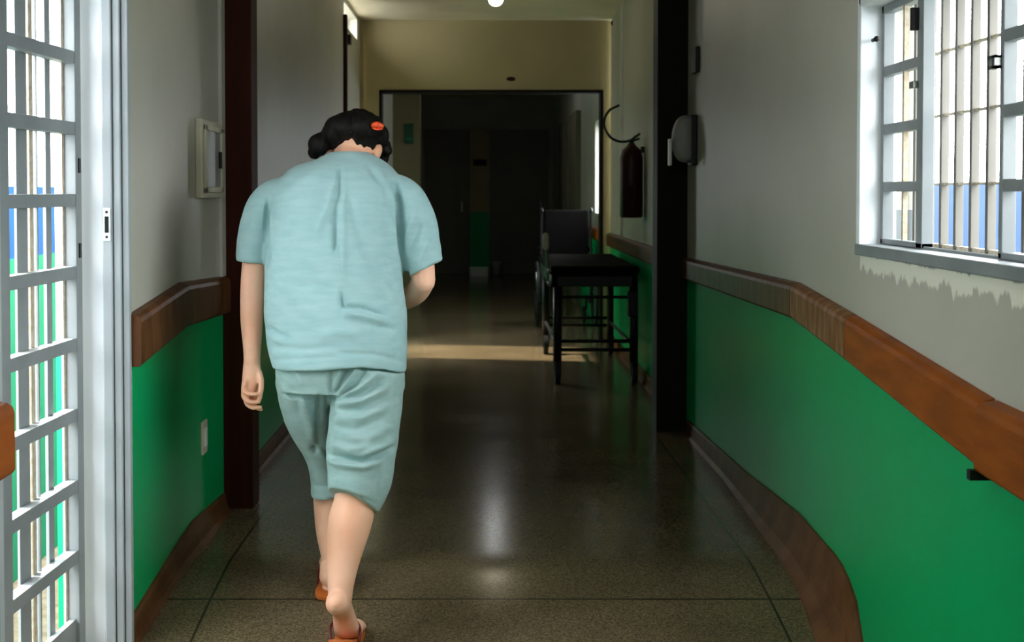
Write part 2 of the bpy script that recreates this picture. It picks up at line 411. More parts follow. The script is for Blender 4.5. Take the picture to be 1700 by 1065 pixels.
# floor following the ramp, threshold patch and ceiling
bm = bmesh.new(); fy = [-2] + [2.9+.1*k for k in range(40)] + [7.5, 10, 15, 20.2]
prev = None
for y in fy:
    cur = [bm.verts.new((XL-.2, y, fz(y))), bm.verts.new((XR+.2, y, fz(y)))]
    if prev: bm.faces.new((prev[0], prev[1], cur[1], cur[0]))
    prev = cur
for f in bm.faces: f.smooth = True
bm.normal_update()
for f in bm.faces:
    if f.normal.z < 0: f.normal_flip()
box(bm, XL-.2, XR+.2, -2, 3.0, -.35, -.10); box(bm, XL-.2, XR+.2, 3.0, 20.2, -.35, -.085)   # slab under the terrazzo
me = bpy.data.meshes.new('floor'); bm.to_mesh(me); bm.free(); me.materials.append(M['floor'])
fo = bpy.data.objects.new('floor', me); COL.objects.link(fo); struct(fo)
struct(mk('ceiling', B((XL-.2, XR+.2, -2, 20.2, ZC, ZC+.15)), M['ceil']))
# wall across the corridor with the wide doorway
DY = 10.73
DX0, DX1, DZ = (630-PX)*DY/FPX, (1001-PX)*DY/FPX, E+.82
struct(mk('wall_across', B((XL, DX0, DY, DY+.15, 0, DZ), (DX1, XR, DY, DY+.15, 0, DZ), (XL, XR, DY, DY+.15, DZ, ZC)), M['olive']))
struct(mk('trim_1', B((DX0, DX0+.022, DY-.012, DY+.16, .03, DZ), (DX1-.022, DX1, DY-.012, DY+.16, .03, DZ), (DX0, DX1, DY-.012, DY+.16, DZ-.025, DZ)), M['blackwood']))
# end of the far corridor
BY = 19.8
struct(mk('wall_back', B((XL-.2, XR+.2, BY, BY+.15, -.3, ZC+.1)), M['dark']))
struct(mk('wall_behind', B((XL-.2, XR+.2, -2.15, -2, -.2, ZC)), M['cream']))

def X(px, d): return (px-PX)*d/FPX
def Z(py, d): return pt(PX, py, d)[2]
# far doors and the strip of wall between them
def far_door(n, x0, x1):
    z1 = Z(215, BY-.05)
    d = struct(mk(n, B((x0, x1, BY-.05, BY-.002, .015, z1)), M['fardoor'], bevel=.004))
    mk('door_handle', B((x1-.12, x1-.10, BY-.09, BY-.05, .95, 1.1)), M['steel'], d)
    mk('door_panel', B((x0+.12, x1-.2, BY-.058, BY-.05, 1.15, z1-.15), (x0+.12, x1-.2, BY-.058, BY-.05, .2, .95)), M['fardoor'], d, bevel=.003)
far_door('door_2', X(706, BY), X(779, BY)); far_door('door_3', X(814, BY), X(910, BY))
bm = bmesh.new(); box(bm, X(780, BY), X(812, BY), BY-.09, BY-.002, .03, Z(352, BY), 0); box(bm, X(780, BY), X(812, BY), BY-.09, BY-.002, Z(352, BY), Z(215, BY), 1)
struct(mk('trim_2', bm, [M['green'], M['olive']]))
# pier on the left of the far corridor with a green sign
PYD = 14.6
px0, px1 = X(668, PYD), X(697, PYD)
struct(mk('trim_3', B((XL, px1, PYD, PYD+.3, .03, ZC)), M['pier']))
s = thing('wall_sign', 'small dark green sign on the pale pier beyond the wide doorway', 'sign', (X(679, PYD), PYD-.012, Z(222, PYD)))
mk('sign_board', B((-.05, .05, -.006, .012, -.11, .11)), M['sign'], s, bevel=.003)
mk('sign_panel', B((-.03, .03, -.009, -.006, -.07, -.045)), M['yardgreen'], s)
s = thing('wall_plate', 'small dark plate hanging on the strip of wall between the two far doors', 'sign', (X(797, BY), BY-.1, Z(270, BY)))
mk('plate_board', B((-.1, .1, -.008, .008, -.05, .05)), M['darkwood'], s, bevel=.003)
# ledges of doors along the right of the far corridor
for k, (a, b_) in enumerate([(14.2, 15.3), (16.6, 17.5)]):
    d = struct(mk('door_%d' % (4+k), B((XR-.035, XR+.02, a, b_, .03, 2.12)), M['fardoor'], bevel=.003))
    mk('door_handle', B((XR-.09, XR-.035, a+.08, a+.1, .95, .98), (XR-.09, XR-.075, a+.08, a+.22, .95, .98)), M['steel'], d)

# ------------------------------------------------------------------ skirtings
def skirting(name, x, sgn, tops, outs, y0, y1, m):
    n = 40; rings = []
    for k in range(n+1):
        y = y0+(y1-y0)*k/n; zt = interp(y, tops); zf = fz(y)-.01; o_ = interp(y, outs); h = max(zt-zf, .012)
        prof = [(0, 0), (o_, 0), (o_*.93, h*.10), (o_*.55, h*.26), (o_*.28+.004, h*.5), (.012, h*.9), (.008, h), (0, h)]
        rings.append([(x - sgn*a if sgn > 0 else x + a, y, zf+b) for a, b in prof])
    bm = bmesh.new(); prism(bm, rings)
    return struct(mk(name, bm, m, smooth=False))
skirting('baseboard_right', XR, 1, [(3.56, .0), (3.58, .05), (3.62, .107), (3.70, .15), (3.81, .184), (4.3, .20), (5.2, .15), (6.7, .10)],
         [(3.56, .11), (3.73, .10), (4.04, .075), (4.67, .06), (5.6, .03), (6.7, .03)], 3.56, 6.62, M['skirt'])
skirting('baseboard_left', XL, -1, [(3.66, .065), (3.87, .087), (4.19, .12), (4.44, .14), (4.99, .11)],
         [(3.66, .02), (3.9, .03), (4.4, .05), (4.99, .04)], 3.67, 4.98, M['skirt'])
skirting('baseboard_right_far', XR, 1, [(6.9, .11), (10.7, .11)], [(6.9, .03), (10.7, .03)], 6.92, 10.72, M['skirt'])
skirting('baseboard_left_far', XL, -1, [(5.2, .11), (9.4, .11)], [(5.2, .03), (9.4, .03)], 5.2, 9.42, M['skirt'])

# ------------------------------------------------------------------ wooden guard rails, board by board
def guard(label, x, sgn, y0, y1, T, Bt, m, out=.036):
    ys = sorted({y0, y1} | {p[0] for p in T if y0 < p[0] < y1} | {y0+(y1-y0)*k/12 for k in range(13)})
    rings = []
    for y in ys:
        a, b = interp(y, T), interp(y, Bt)
        prof = [(.001, b), (out-.006, b), (out, b+.008), (out, a-.02), (out-.004, a-.008), (out-.016, a), (.001, a+.004)]
        rings.append([(x - sgn*p, y, z) for p, z in prof])
    bm = bmesh.new(); prism(bm, rings)
    o = mk('guard_rail', bm, m, bevel=.0015)
    return tag(o, label, 'wall rail', 'wooden guard rails')
guard('dark worn wooden guard rail running from the black post to the bend', XR, 1, 4.315, 6.66, RT, RB, M['woodold'])
guard('short scuffed brown rail board between the bend and the orange board', XR, 1, 3.665, 4.31, RT, RB, M['woodworn'])
guard('long glossy orange-brown rail board on the green wall under the window', XR, 1, 2.672, 3.66, RT, RB, M['wood'])
guard('orange-brown rail board cut off by the right edge of the photo', XR, 1, 1.2, 2.655, RT, RB, M['wood'], .05)
guard('short worn wooden guard rail beside the white door frame on the left', XL, -1, 3.665, 4.975, LT, LB, M['woodold'])
guard('end of a wooden rail at the extreme left edge beside the gate', XL, -1, 1.0, 2.668, LT, LB, M['wood'])
guard('dark wooden rail on the right wall behind the trolley', XR, 1, 6.95, 10.7, RT, RB, M['woodold'])
guard('dark wooden rail on the left wall behind the person', XL, -1, 5.15, 9.4, LT, LB, M['woodold'])
guard('dark wooden rail below the far window beyond the wide doorway', XR+.02, 1, 10.9, 14.1, RT, RB, M['wood'])
br = mk('rail_bracket', B((XR-.056, XR-.002, 2.655, 2.674, interp(2.66, RB)-.02, interp(2.66, RB)+.0)), M['black'])
tag(br, 'small black bracket under the rail joint at lower right', 'bracket')

# ------------------------------------------------------------------ timber posts
struct(mk('trim_4', B((XL, X(418, 5.0), 5.0, 5.14, fz(5)-.01, ZC)), M['darkwood'], bevel=.004))
struct(mk('trim_5', B((XL, XL+.014, 4.93, 5.0, interp(4.9, LT), ZC)), M['cream'], bevel=.002))
struct(mk('trim_6', B((X(1091, 6.7), XR, 6.7, 6.88, fz(6.7)-.01, ZC)), M['blackwood'], bevel=.004))

# ------------------------------------------------------------------ gate on the left: steel frame and barred leaf
gate = struct(bpy.data.objects.new('door_1', None), 'grey barred steel gate leaf standing in the left opening'); COL.objects.link(gate); gate.location = (XL-.12, 3.4, 0)
GL = gate.location
FRY = 3.66
# steel frame in the opening: far jamb (faces the camera) built from stepped profiles
fr = struct(mk('trim_7', B((XL-.135, XL-.062, FRY-.018, FRY+.0, -.03, 1.93)), M['white'], bevel=.002))
j = struct(mk('trim_8', B((XL-.060, XL-.034, FRY-.030, FRY, -.03, 1.93), (XL-.032, XL-.012, FRY-.022, FRY, -.03, 1.93), (XL-.010, XL+.008, FRY-.012, FRY+.012, -.03, 1.93)), M['jamb'], bevel=.003))
sk = thing('strike_plate', 'small white strike plate with a dark latch slot on the pale door frame', 'strike plate', (XL-.047, FRY-.031, Z(372, FRY)))
mk('plate', B((-.010, .010, -.003, 0, -.045, .045)), M['white'], sk, bevel=.001)
mk('latch_slot', B((-.005, .005, -.0045, -.003, -.022, .022)), M['black'], sk)
for zz in (-.034, .034): mk('screw', B((-.003, .003, -.0045, -.003, zz-.003, zz+.003)), M['black'], sk)
struct(mk('trim_9', B((XL-.2, XL+.03, 2.68, 3.655, -.10, -.025), (XL-.05, XL-.03, 2.68, 3.655, -.025, -.005), (XL-.02, XL, 2.68, 3.655, -.025, -.012)), M['sunlitcream'], bevel=.002))
struct(mk('trim_10', B((XL-.14, XL+.0, 2.67, 2.7, -.03, 1.95), (XL-.14, XL, 2.67, 3.66, 1.92, 1.96)), M['jamb'], bevel=.003))
# leaf, hinged on the near side, its plane a hair off the wall line
LX, LY1, LY0 = XL-.135, 3.635, 3.12
def leafx(y): return LX-GL[0] - (LY1-y)*.045
def lbox(bm, ya, yb, za, zb, t0=-.018, t1=.018):
    ya -= GL[1]; yb -= GL[1]
    xa, xb = leafx(ya+GL[1]), leafx(yb+GL[1])
    prism(bm, [[(xa+t0, ya, za), (xa+t1, ya, za), (xa+t1, ya, zb), (xa+t0, ya, zb)], [(xb+t0, yb, za), (xb+t1, yb, za), (xb+t1, yb, zb), (xb+t0, yb, zb)]])
rows = [Z(y, LY1) for y in (98, 214, 332, 450, 568, 683, 800, 915)]
bm = bmesh.new()
lbox(bm, LY1-.045, LY1, -.03, 2.07); mk('stile', bm, M['gatepaint'], gate, bevel=.002)
bm = bmesh.new(); lbox(bm, LY0-.10, LY0+.02, -.03, 2.07); mk('stile', bm, M['gatepaint'], gate, bevel=.002)
zs = [rows[0]+.195*k for k in (3, 2, 1)]+rows
for z in zs:
    bm = bmesh.new(); lbox(bm, LY0+.02, LY1-.045, z-.017, z+.017, -.016, .016); mk('cross_bar', bm, M['gatepaint'], gate, bevel=.001)
bm = bmesh.new(); lbox(bm, LY0+.02, LY1-.045, -.03, Z(1018, LY1), -.008, .008); mk('kick_panel', bm, M['gatepaint'], gate)
for (ya, yb, t0, t1) in ((3.19, 3.196, -.024, -.010), (3.268, 3.338, -.022, -.016), (3.348, 3.372, -.020, -.014), (3.386, 3.392, -.024, -.010), (3.452, 3.458, -.02, -.012), (3.462, 3.500, -.022, -.016), (3.575, 3.590, -.02, -.014)):
    bm = bmesh.new(); lbox(bm, ya, yb, 0, 2.05, t0, t1); mk('upright', bm, M['gatepaint'] if yb-ya > .03 or yb-ya < .01 else M['sunlitcream'], gate)  # the narrow cream strips are sunlit bar edges put in as colour
for zc_ in (Z(275, LY1), Z(415, LY1)):
    bm = bmesh.new(); lbox(bm, LY1-.028, LY1-.014, zc_-.02, zc_+.02, .018, .021); mk('lock_plate', bm, M['blackmetal'], gate)
# the second leaf, mostly out of view behind the near wall
g2 = struct(mk('door_6', B((LX-.03, LX+.006, 2.71, 2.76, -.03, 2.07), (LX-.03, LX+.006, 2.95, 3.0, -.03, 2.07), *[(LX-.028, LX+.004, 2.76, 2.95, z-.017, z+.017) for z in zs]), M['gatepaint']), 'second barred gate leaf nearer the camera')

# ------------------------------------------------------------------ window on the right
win = struct(bpy.data.objects.new('window_1', None), 'grey steel sliding window with a barred grille in the right wall'); COL.objects.link(win); win.location = (XR, 2.6, E)
wz0, wz1, wy0, wy1 = WIN[2], WIN[3], WIN[0], WIN[1]
def wbx(x0, x1, y0, y1, z0, z1): return (x0, x1, y0-2.6, y1-2.6, z0-E, z1-E)
mk('window_frame', B(wbx(-.012, .09, wy1-.018, wy1+.012, wz0, wz1+.012), wbx(-.012, .09, wy0-.012, wy0+.018, wz0, wz1), wbx(-.012, .09, wy0, wy1, wz1-.018, wz1+.012)), M['white'], win, bevel=.003)
mk('window_sill', B(wbx(-.016, .11, wy0-.02, wy1+.012, wz0-.026, wz0+.004), wbx(.05, .056, wy0, wy1, wz0, wz0+.012)), M['gatepaint'], win, bevel=.003)
def sash(y0, y1, off, meet, name='sash'):
    x0, x1 = off, off+.03
    rws = [Z(y, 2200/670) for y in (100, 205, 309)]
    f = mk(name, B(wbx(x0, x1, y1-.02, y1, wz0+.006, wz1-.02), wbx(x0, x1, y0, y0+meet, wz0+.006, wz1-.02),
                   wbx(x0, x1, y0, y1, wz0+.006, wz0+.02), wbx(x0, x1, y0, y1, wz1-.04, wz1-.02)), M['gatepaint'], win, bevel=.002)
    for z in rws: mk('glazing_bar', B(wbx(x0+.002, x1-.004, y0+.02, y1-.02, z-.013, z+.013)), M['gatepaint'], f, bevel=.001)
    n = max(1, int((y1-y0)/.14))
    for k in range(1, n): 
        yy = y0+(y1-y0)*k/n
        mk('glazing_bar', B(wbx(x0+.006, x1-.012, yy-.006, yy+.006, wz0+.02, wz1-.03)), M['sunlitcream'], f)
    return f
s1 = sash(3.27, 3.61, .045, .045)
s2 = sash(2.35, 2.785, .045, .04); s3 = sash(1.6, 2.33, .045, .04)
mk('window_latch', B(wbx(.03, .045, 2.775, 2.79, Z(106, 2.83)-.014, Z(106, 2.83)+.014), wbx(.03, .045, 2.805, 2.815, Z(106, 2.83)-.014, Z(106, 2.83)+.014), wbx(.03, .045, 2.775, 2.815, Z(106, 2.83)+.008, Z(106, 2.83)+.014), wbx(.03, .045, 2.775, 2.815, Z(106, 2.83)-.014, Z(106, 2.83)-.008)), M['steel'], win)
mk('window_handle', B(wbx(.025, .045, 3.30, 3.312, Z(50, 3.3), Z(12, 3.3))), M['black'], win, bevel=.002)
mk('window_catch', B(wbx(.03, .045, 3.30, 3.33, Z(146, 3.3), Z(134, 3.3))), M['steel'], win, bevel=.002)
bm = bmesh.new(); cyl(bm, (.018, 3.585-2.6, Z(67, 3.6)-E), .005, .03, 'Y'); ball(bm, (.018, 3.565-2.6, Z(67, 3.6)-E), .008); mk('frame_knob', bm, M['black'], win, smooth=True)
gr = mk('grille_frame', B(wbx(.135, .15, wy0, wy1, wz0, wz0+.012), *[wbx(.137, .149, wy0, wy1, Z(y, 2200/669)-.003, Z(y, 2200/669)+.003) for y in (78, 187, 305)]), M['sunlitcream'], win)
k = 0; y = 3.60
while y > wy0:
    mk('grille_bar', B(wbx(.132, .152, y-.008, y+.008, wz0, wz1)), M['grille'], win, bevel=.001); y -= .104

# ------------------------------------------------------------------ side doorway on the left, far down: transom, jamb
w2 = struct(mk('window_2', B((XL-.1, XL-.08, 9.47, 9.50, 2.44, 2.6), (XL-.1, XL-.08, 10.42, 10.45, 2.44, 2.6), (XL-.1, XL-.08, 9.9, 9.93, 2.44, 2.6)), M['jamb']), 'bright transom window high on the left near the ceiling')
struct(mk('trim_11', B((XL, XL+.025, 9.40, 9.46, .03, 2.50)), M['darkwood']))
struct(mk('trim_12', B((XL, XL+.03, 10.67, 10.72, .03, ZC)), M['olive']))
lk = mk('door_closer', B((XL, XL+.03, 9.60, 9.70, Z(72, 9.6), Z(57, 9.6))), M['black'], bevel=.003); tag(lk, 'tiny black fitting high on the left wall below the bright transom', 'fitting')
# far window frame
f2 = struct(mk('window_3', B((XR+.1, XR+.13, 11.35, 11.41, 1.05, 1.9), (XR+.1, XR+.13, 12.35, 12.4, 1.05, 1.9), (XR+.1, XR+.13, 11.35, 12.4, 1.05, 1.1), (XR+.1, XR+.13, 11.35, 12.4, 1.85, 1.9)), M['white']), 'bright narrow window beyond the doorway on the right')

# ------------------------------------------------------------------ yards outside: low painted walls, ground
def yard_wall(name, x0, x1, hb, ht, mg, mb):
    bm = bmesh.new(); box(bm, x0, x1, 1, 16, -1.0, E-hb, 0); box(bm, x0, x1, 1, 16, E-hb, E+ht, 1)
    return struct(mk(name, bm, [mg, mb]))
yard_wall('wall_yard_left', -2.75, -2.6, .372, .03, M['yardgreen'], M['yardblue'])
yard_wall('wall_yard_right', 2.6, 2.75, .33, .045, M['yardgreen'], M['yardpale'])
struct(mk('yard_sky_blocker', B((-5.7, -5.5, 8.3, 15, -1, 4.2)), M['ground']))  # unseen slab added to block low sky from the side doorway
struct(mk('floor_yard_left', B((-9, XL-.2, -3, 20, -1.05, -.92)), M['ground']))
struct(mk('floor_yard_right', B((XR+.2, 9, -3, 20, -1.05, -.92)), M['ground']))

# ------------------------------------------------------------------ things on the walls
# electrical box on the left wall
d0, d1 = 4.53, 4.86; z0, z1 = Z(329, 4.68), Z(200, 4.68)
t = thing('electrical_box', 'cream electrical box with a grey recessed door on the upper left wall', 'electrical box', (XL, (d0+d1)/2, (z0+z1)/2))
hy, hz = (d1-d0)/2, (z1-z0)/2
mk('back_box', B((0, .026, -hy, hy, -hz, hz)), M['paleplastic'], t, bevel=.006)
mk('rim', B((.026, .036, -hy+.015, -hy+.04, -hz+.02, hz-.02), (.026, .036, hy-.04, hy-.015, -hz+.02, hz-.02), (.026, .036, -hy+.015, hy-.015, hz-.04, hz-.02), (.026, .036, -hy+.015, hy-.015, -hz+.02, -hz+.04)), M['paleplastic'], t, bevel=.003)
dr = mk('door', B((.026, .030, -hy+.04, hy-.04, -hz+.04, hz-.04)), M['greyplastic'], t)
mk('handle', B((.030, .040, hy-.075, hy-.055, -.03, .03)), M['blackmetal'], dr, bevel=.002)
# socket
t = thing('wall_socket', 'small cream socket plate low on the green left wall', 'socket', (XL, 4.63, Z(725, 4.63)))
mk('cover_plate', B((0, .009, -.038, .038, -.058, .058)), M['paleplastic'], t, bevel=.003)
mk('socket_insert', B((.009, .013, -.018, .018, -.032, .032)), M['whiteplastic'], t, bevel=.001)
# soap dispenser in front of the black post
DD = 6.45
t = thing('soap_dispenser', 'grey rounded dispenser on the right wall in front of the black post', 'dispenser', (XR, DD, Z(232, DD)))
mk('wall_plate', B((-.03, 0, -.055, .055, -.125, .12)), M['blackmetal'], t, bevel=.006)
bm = bmesh.new()
rings = []
for k in range(9):
    yy = -.052+.104*k/8; e = .82+.18*math.sin(math.pi*k/8)
    rings.append([(-.03-max(0, math.sin(a))**.6*.088*e - .0, yy, .002+math.cos(a)*.118*e*(1 if math.cos(a) > 0 else .97)) for a in [math.pi*i/14 for i in range(15)]])
prism(bm, rings); mk('housing', bm, M['greyplastic'], t, smooth=True)
mk('push_lever', B((-.133, -.120, -.03, .03, -.125, .005)), M['whiteplastic'], t, bevel=.005)
t = mk('wall_switch', B((XR-.022, XR, 6.34, 6.47, Z(121, 6.4), Z(79, 6.4))), M['blackmetal'], bevel=.004); tag(t, 'small dark box high on the right wall beside the black post', 'switch')
# extinguisher
ED = 8.5; ex, ezt, ezb = X(1048, ED), Z(238, ED), Z(361, ED)
t = thing('fire_extinguisher', 'dark red fire extinguisher hanging on the right wall past the black post', 'fire extinguisher', (ex, ED, ezb))
hh = ezt-ezb
bm = bmesh.new(); prof = [(0.001, 0), (.066, 0), (.074, .012), (.074, hh-.09), (.062, hh-.045), (.03, hh-.015), (.022, hh), (.001, hh)]
prism(bm, [[(r*math.cos(a), r*math.sin(a), z) for a in (2*math.pi*i/28 for i in range(28))] for r, z in prof]); mk('cylinder', bm, M['extred'], t, smooth=True)
bm = bmesh.new(); cyl(bm, (0, 0, hh+.01), .016, .03); tube(bm, [(0, 0, hh+.02), (.03, 0, hh+.045), (.05, 0, hh+.06)], .008, 8, 3); tube(bm, [(0, 0, hh+.015), (.02, -.01, hh+.02), (.045, -.02, hh+.03)], .007, 8, 3); mk('valve', bm, M['blackmetal'], t, smooth=True)
bm = bmesh.new()
hp = [pt(x, y, ED)-Vector((ex, ED, ezb)) for x, y in ((1056, 226), (1046, 233), (1030, 235), (1014, 228), (1004, 212), (1004, 196), (1012, 183), (1027, 175))]
tube(bm, hp, .008, 10, 5); mk('hose', bm, M['black'], t, smooth=True)
mk('label_band', B((-.035, .02, -.0765, -.072, .10, .20)), M['darkwood'], t)
mk('hanger', B((.06, XR-ex, -.02, .02, hh-.06, hh-.02)), M['blackmetal'], t)
t = mk('lit_wall_edge', B((X(1029, 9.8), XR, 9.78, 9.80, Z(405, 9.8), ZC)), M['whiteplastic'], bevel=.002); t['label'] = 'thin pale strip standing for the lit wall edge behind the extinguisher'; t['category'] = 'lit edge'  # pale strip added in place of light along the wall edge
# corner device and number plate above the doorway
t = thing('security_camera', 'small dark camera in the upper right corner under the ceiling', 'camera', (X(1020, 10.6), 10.6, Z(38, 10.6)))
bm = bmesh.new(); ball(bm, (0, 0, 0), (.035, .035, .03)); mk('dome', bm, M['blackmetal'], t, smooth=True)
mk('mount', B((-.012, .06, -.012, .012, .01, .045)), M['blackmetal'], t, bevel=.002)
bm = bmesh.new(); cyl(bm, (0, 0, 0), .03, .014, 'Y'); bmesh.ops.scale(bm, vec=(1.2, 1, .55), verts=bm.verts)
t = mk('number_plate', bm, M['darkwood'], loc=(X(848, DY), DY-.007, Z(131, DY))); tag(t, 'small dark oval plate on the wall above the wide doorway', 'plate')

# ceiling lamps
def lamp(x, y, label, m, r=.05):
    t = thing('ceiling_lamp', label, 'lamp', (x, y, ZC), 'globe lamps along the corridor ceiling')
    bm = bmesh.new(); cyl(bm, (0, 0, -.018), .045, .036, r2=.055); mk('lamp_holder', bm, M['whiteplastic'], t, smooth=True)
    bm = bmesh.new(); ball(bm, (0, 0, -.036-r*.9), (r, r, r*.95), seg=24); mk('globe', bm, m, t, smooth=True)
lamp(X(823, 9.0), 9.0, 'lit round globe lamp on the ceiling in front of the wide doorway', M['lampglass'])
lamp(X(820, 14.6)+.0, 14.6, 'globe lamp on the ceiling beyond the wide doorway, seen mirrored in the floor', M['lampglass2'], .055)

# ------------------------------------------------------------------ hospital trolley
GX0, GX1, GY0, GY1 = .46, .985, 8.35, 10.0
t = thing('hospital_trolley', 'black hospital trolley with wheels parked along the right wall', 'trolley', ((GX0+GX1)/2, (GY0+GY1)/2, .03))
cx_, cy_ = (GX0+GX1)/2, (GY0+GY1)/2; hx, hyy = (GX1-GX0)/2, (GY1-GY0)/2
TZ = .78-.03
mk('mattress', B((-hx-.03, hx+.01, -hyy-.02, hyy+.02, TZ-.06, TZ)), M['vinyl'], t, bevel=.02)
fo_ = mk('frame', B((-hx-.02, hx, -hyy, -hyy+.04, TZ-.13, TZ-.062), (-hx-.02, hx, hyy-.04, hyy, TZ-.13, TZ-.062), (-hx-.02, -hx+.02, -hyy, hyy, TZ-.13, TZ-.062), (hx-.04, hx, -hyy, hyy, TZ-.13, TZ-.062)), M['blackmetal'], t, bevel=.004)
for sx_, sy_ in ((-1, -1), (1, -1), (-1, 1), (1, 1)):
    bm = bmesh.new(); rod(bm, (sx_*(hx-.02), sy_*(hyy-.05), TZ-.13), (sx_*(hx-.02), sy_*(hyy-.05), .14), .028)
    lg = mk('leg', bm, M['blackmetal'], t, smooth=True)
    bm = bmesh.new(); cyl(bm, (sx_*(hx-.02), sy_*(hyy-.05)-.02, .072), .072, .034, 'X', 28); mk('wheel', bm, M['black'], lg)
    mk('caster_fork', B((sx_*(hx-.02)-.024, sx_*(hx-.02)-.018, sy_*(hyy-.05)-.04, sy_*(hyy-.05)+.015, .05, .14), (sx_*(hx-.02)+.018, sx_*(hx-.02)+.024, sy_*(hyy-.05)-.04, sy_*(hyy-.05)+.015, .05, .14), (sx_*(hx-.02)-.024, sx_*(hx-.02)+.024, sy_*(hyy-.05)-.04, sy_*(hyy-.05)+.015, .134, .142)), M['blackmetal'], lg)
for zz in (.215, .27):
    for sy_ in (-1, 1):
        bm = bmesh.new(); rod(bm, (-hx+.02, sy_*(hyy-.05), zz), (hx-.02, sy_*(hyy-.05), zz), .012); mk('cross_rail', bm, M['blackmetal'], t, smooth=True)
for sx_ in (-1, 1):
    bm = bmesh.new(); rod(bm, (sx_*(hx-.02), -hyy+.05, .24), (sx_*(hx-.02), hyy-.05, .24), .012); mk('side_rail', bm, M['blackmetal'], t, smooth=True)
bm = bmesh.new(); rod(bm, (-hx, -hyy+.05, TZ-.2), (hx-.02, -hyy+.05, TZ-.2), .01); mk('cross_rail', bm, M['blackmetal'], t, smooth=True)
bm = bmesh.new(); tube(bm, [(-hx-.045, -hyy+.02, TZ-.1), (-hx-.05, -hyy+.02, TZ+.05), (-hx-.055, -hyy+.02, TZ+.13)], .01, 10, 4); hd = mk('push_handle', bm, M['steel'], t, smooth=True)
bm = bmesh.new(); tube(bm, [(-hx-.055, -hyy+.02, TZ+.12), (-hx-.058, -hyy+.02, TZ+.19)], .02, 12, 3); mk('grip', bm, M['paleplastic'], hd, smooth=True)
for q in (-.11, -.03): 
    bm = bmesh.new(); ball(bm, (-hx-.03, -hyy, TZ+q), .018); mk('end_knob', bm, M['steel'], t, smooth=True)
mk('crank_box', B((.2, .26, -hyy-.01, -hyy+.06, TZ-.32, TZ-.16)), M['blackmetal'], t, bevel=.004)

# wheelchair folded behind the trolley, seen only as a dark back
WD = 11.9
t = thing('wheelchair', 'dark wheelchair standing in the gloom behind the trolley', 'wheelchair', (X(940, WD), WD, .03))
mk('backrest', B((-.2, .2, -.02, .02, .48, Z(348, WD)-.03)), M['vinyl'], t, bevel=.015)
mk('seat', B((-.2, .2, -.0, .42, .46, .51)), M['vinyl'], t, bevel=.012)
for s_ in (-1, 1):
    bm = bmesh.new(); tube(bm, [(s_*.22, -.12, Z(348, WD)-.04), (s_*.22, -.02, Z(348, WD)-.04), (s_*.22, 0, .8), (s_*.22, 0, .25), (s_*.22, .42, .25), (s_*.22, .5, .12)], .012, 8, 5); mk('side_frame', bm, M['blackmetal'], t, smooth=True)
    bm = bmesh.new(); tube(bm, [(s_*.26, .3*math.cos(a)+.03, .3+.28*math.sin(a)) for a in [2*math.pi*k/20 for k in range(21)]], .014, 8, 2, cap=False, ref=(1, 0, 0)); wh = mk('wheel', bm, M['black'], t, smooth=True)
    bm = bmesh.new()
    for k in range(8): rod(bm, (s_*.26, .03, .3), (s_*.26, .03+.3*math.cos(k*math.pi/4), .3+.28*math.sin(k*math.pi/4)), .003, 6)
    mk('spokes', bm, M['steel'], wh)
    mk('armrest', B((s_*.22-.02, s_*.22+.02, .02, .32, .68, .71)), M['vinyl'], t, bevel=.006)
    bm = bmesh.new(); cyl(bm, (s_*.2, .48, .075), .075, .025, 'X'); mk('caster', bm, M['black'], t)
# two pale boxes at the foot of the far wall
t = thing('cardboard_box', 'low white box on the floor at the foot of the far wall', 'box', (X(795, 19.2), 19.2, .03))
mk('box_body', B((-.13, .13, -.08, .08, 0, .11)), M['paper'], t, bevel=.004); mk('box_lid', B((-.135, .135, -.085, .085, .1, .125)), M['paper'], t, bevel=.003)
t = thing('waste_bin', 'small pale bin on the floor right of the low white box', 'bin', (X(824, 19.45), 19.45, .03))
bm = bmesh.new(); cyl(bm, (0, 0, .09), .065, .18, r2=.085); mk('bin_body', bm, M['greyplastic'], t, smooth=True); bm = bmesh.new(); cyl(bm, (0, 0, .185), .09, .02); mk('rim', bm, M['paleplastic'], t)

# ------------------------------------------------------------------ the person
hd_c = pt(593, 244, 4.10)
person = thing('person', 'person in pale turquoise short-sleeved pyjamas walking away with head bowed', 'person', (pt(560, 1000, 3.85)[0], 3.85, fz(3.85)))
PO = Vector(person.location)
def fin(o, m, name=None, parent=person):
    me = o.data
    me.transform(Matrix.Translation(-PO)); me.materials.clear(); me.materials.append(m); o.parent = parent
    return o

HR = Matrix.Rotation(math.radians(-14), 3, 'Z') @ Matrix.Rotation(math.radians(-40), 3, 'X') @ Matrix.Rotation(math.radians(4), 3, 'Y')
def hp_(x, y, z): return hd_c + HR @ Vector((x, y, z))
# --- skin: one continuous body
bm = bmesh.new()
ball(bm, hp_(0, 0, .012), (.074, .093, .086), HR, 28)
ball(bm, hp_(0, .030, -.055), (.058, .066, .066), HR, 24)
ball(bm, hp_(0, .07, -.095), (.03, .024, .022), HR, 16)
tube(bm, [hp_(0, .088, .0), hp_(0, .106, -.028), hp_(0, .104, -.038)], [.008, .013, .015], 10, 3)
ball(bm, hp_(0, .088, -.066), (.024, .012, .009), HR, 12)
for s_ in (-1, 1):
    ball(bm, hp_(s_*.077, -.006, -.022), (.010, .018, .031), HR, 14)
    ball(bm, hp_(s_*.03, .08, .018), (.022, .012, .008), HR, 12)
    ball(bm, hp_(s_*.036, .07, -.035), (.022, .02, .02), HR, 12)
tube(bm, [hp_(0, -.012, -.03), pt(583, 262, 4.06), pt(576, 292, 4.0), pt(572, 330, 3.98)], [.055, .054, .06, .075], 20, 5)
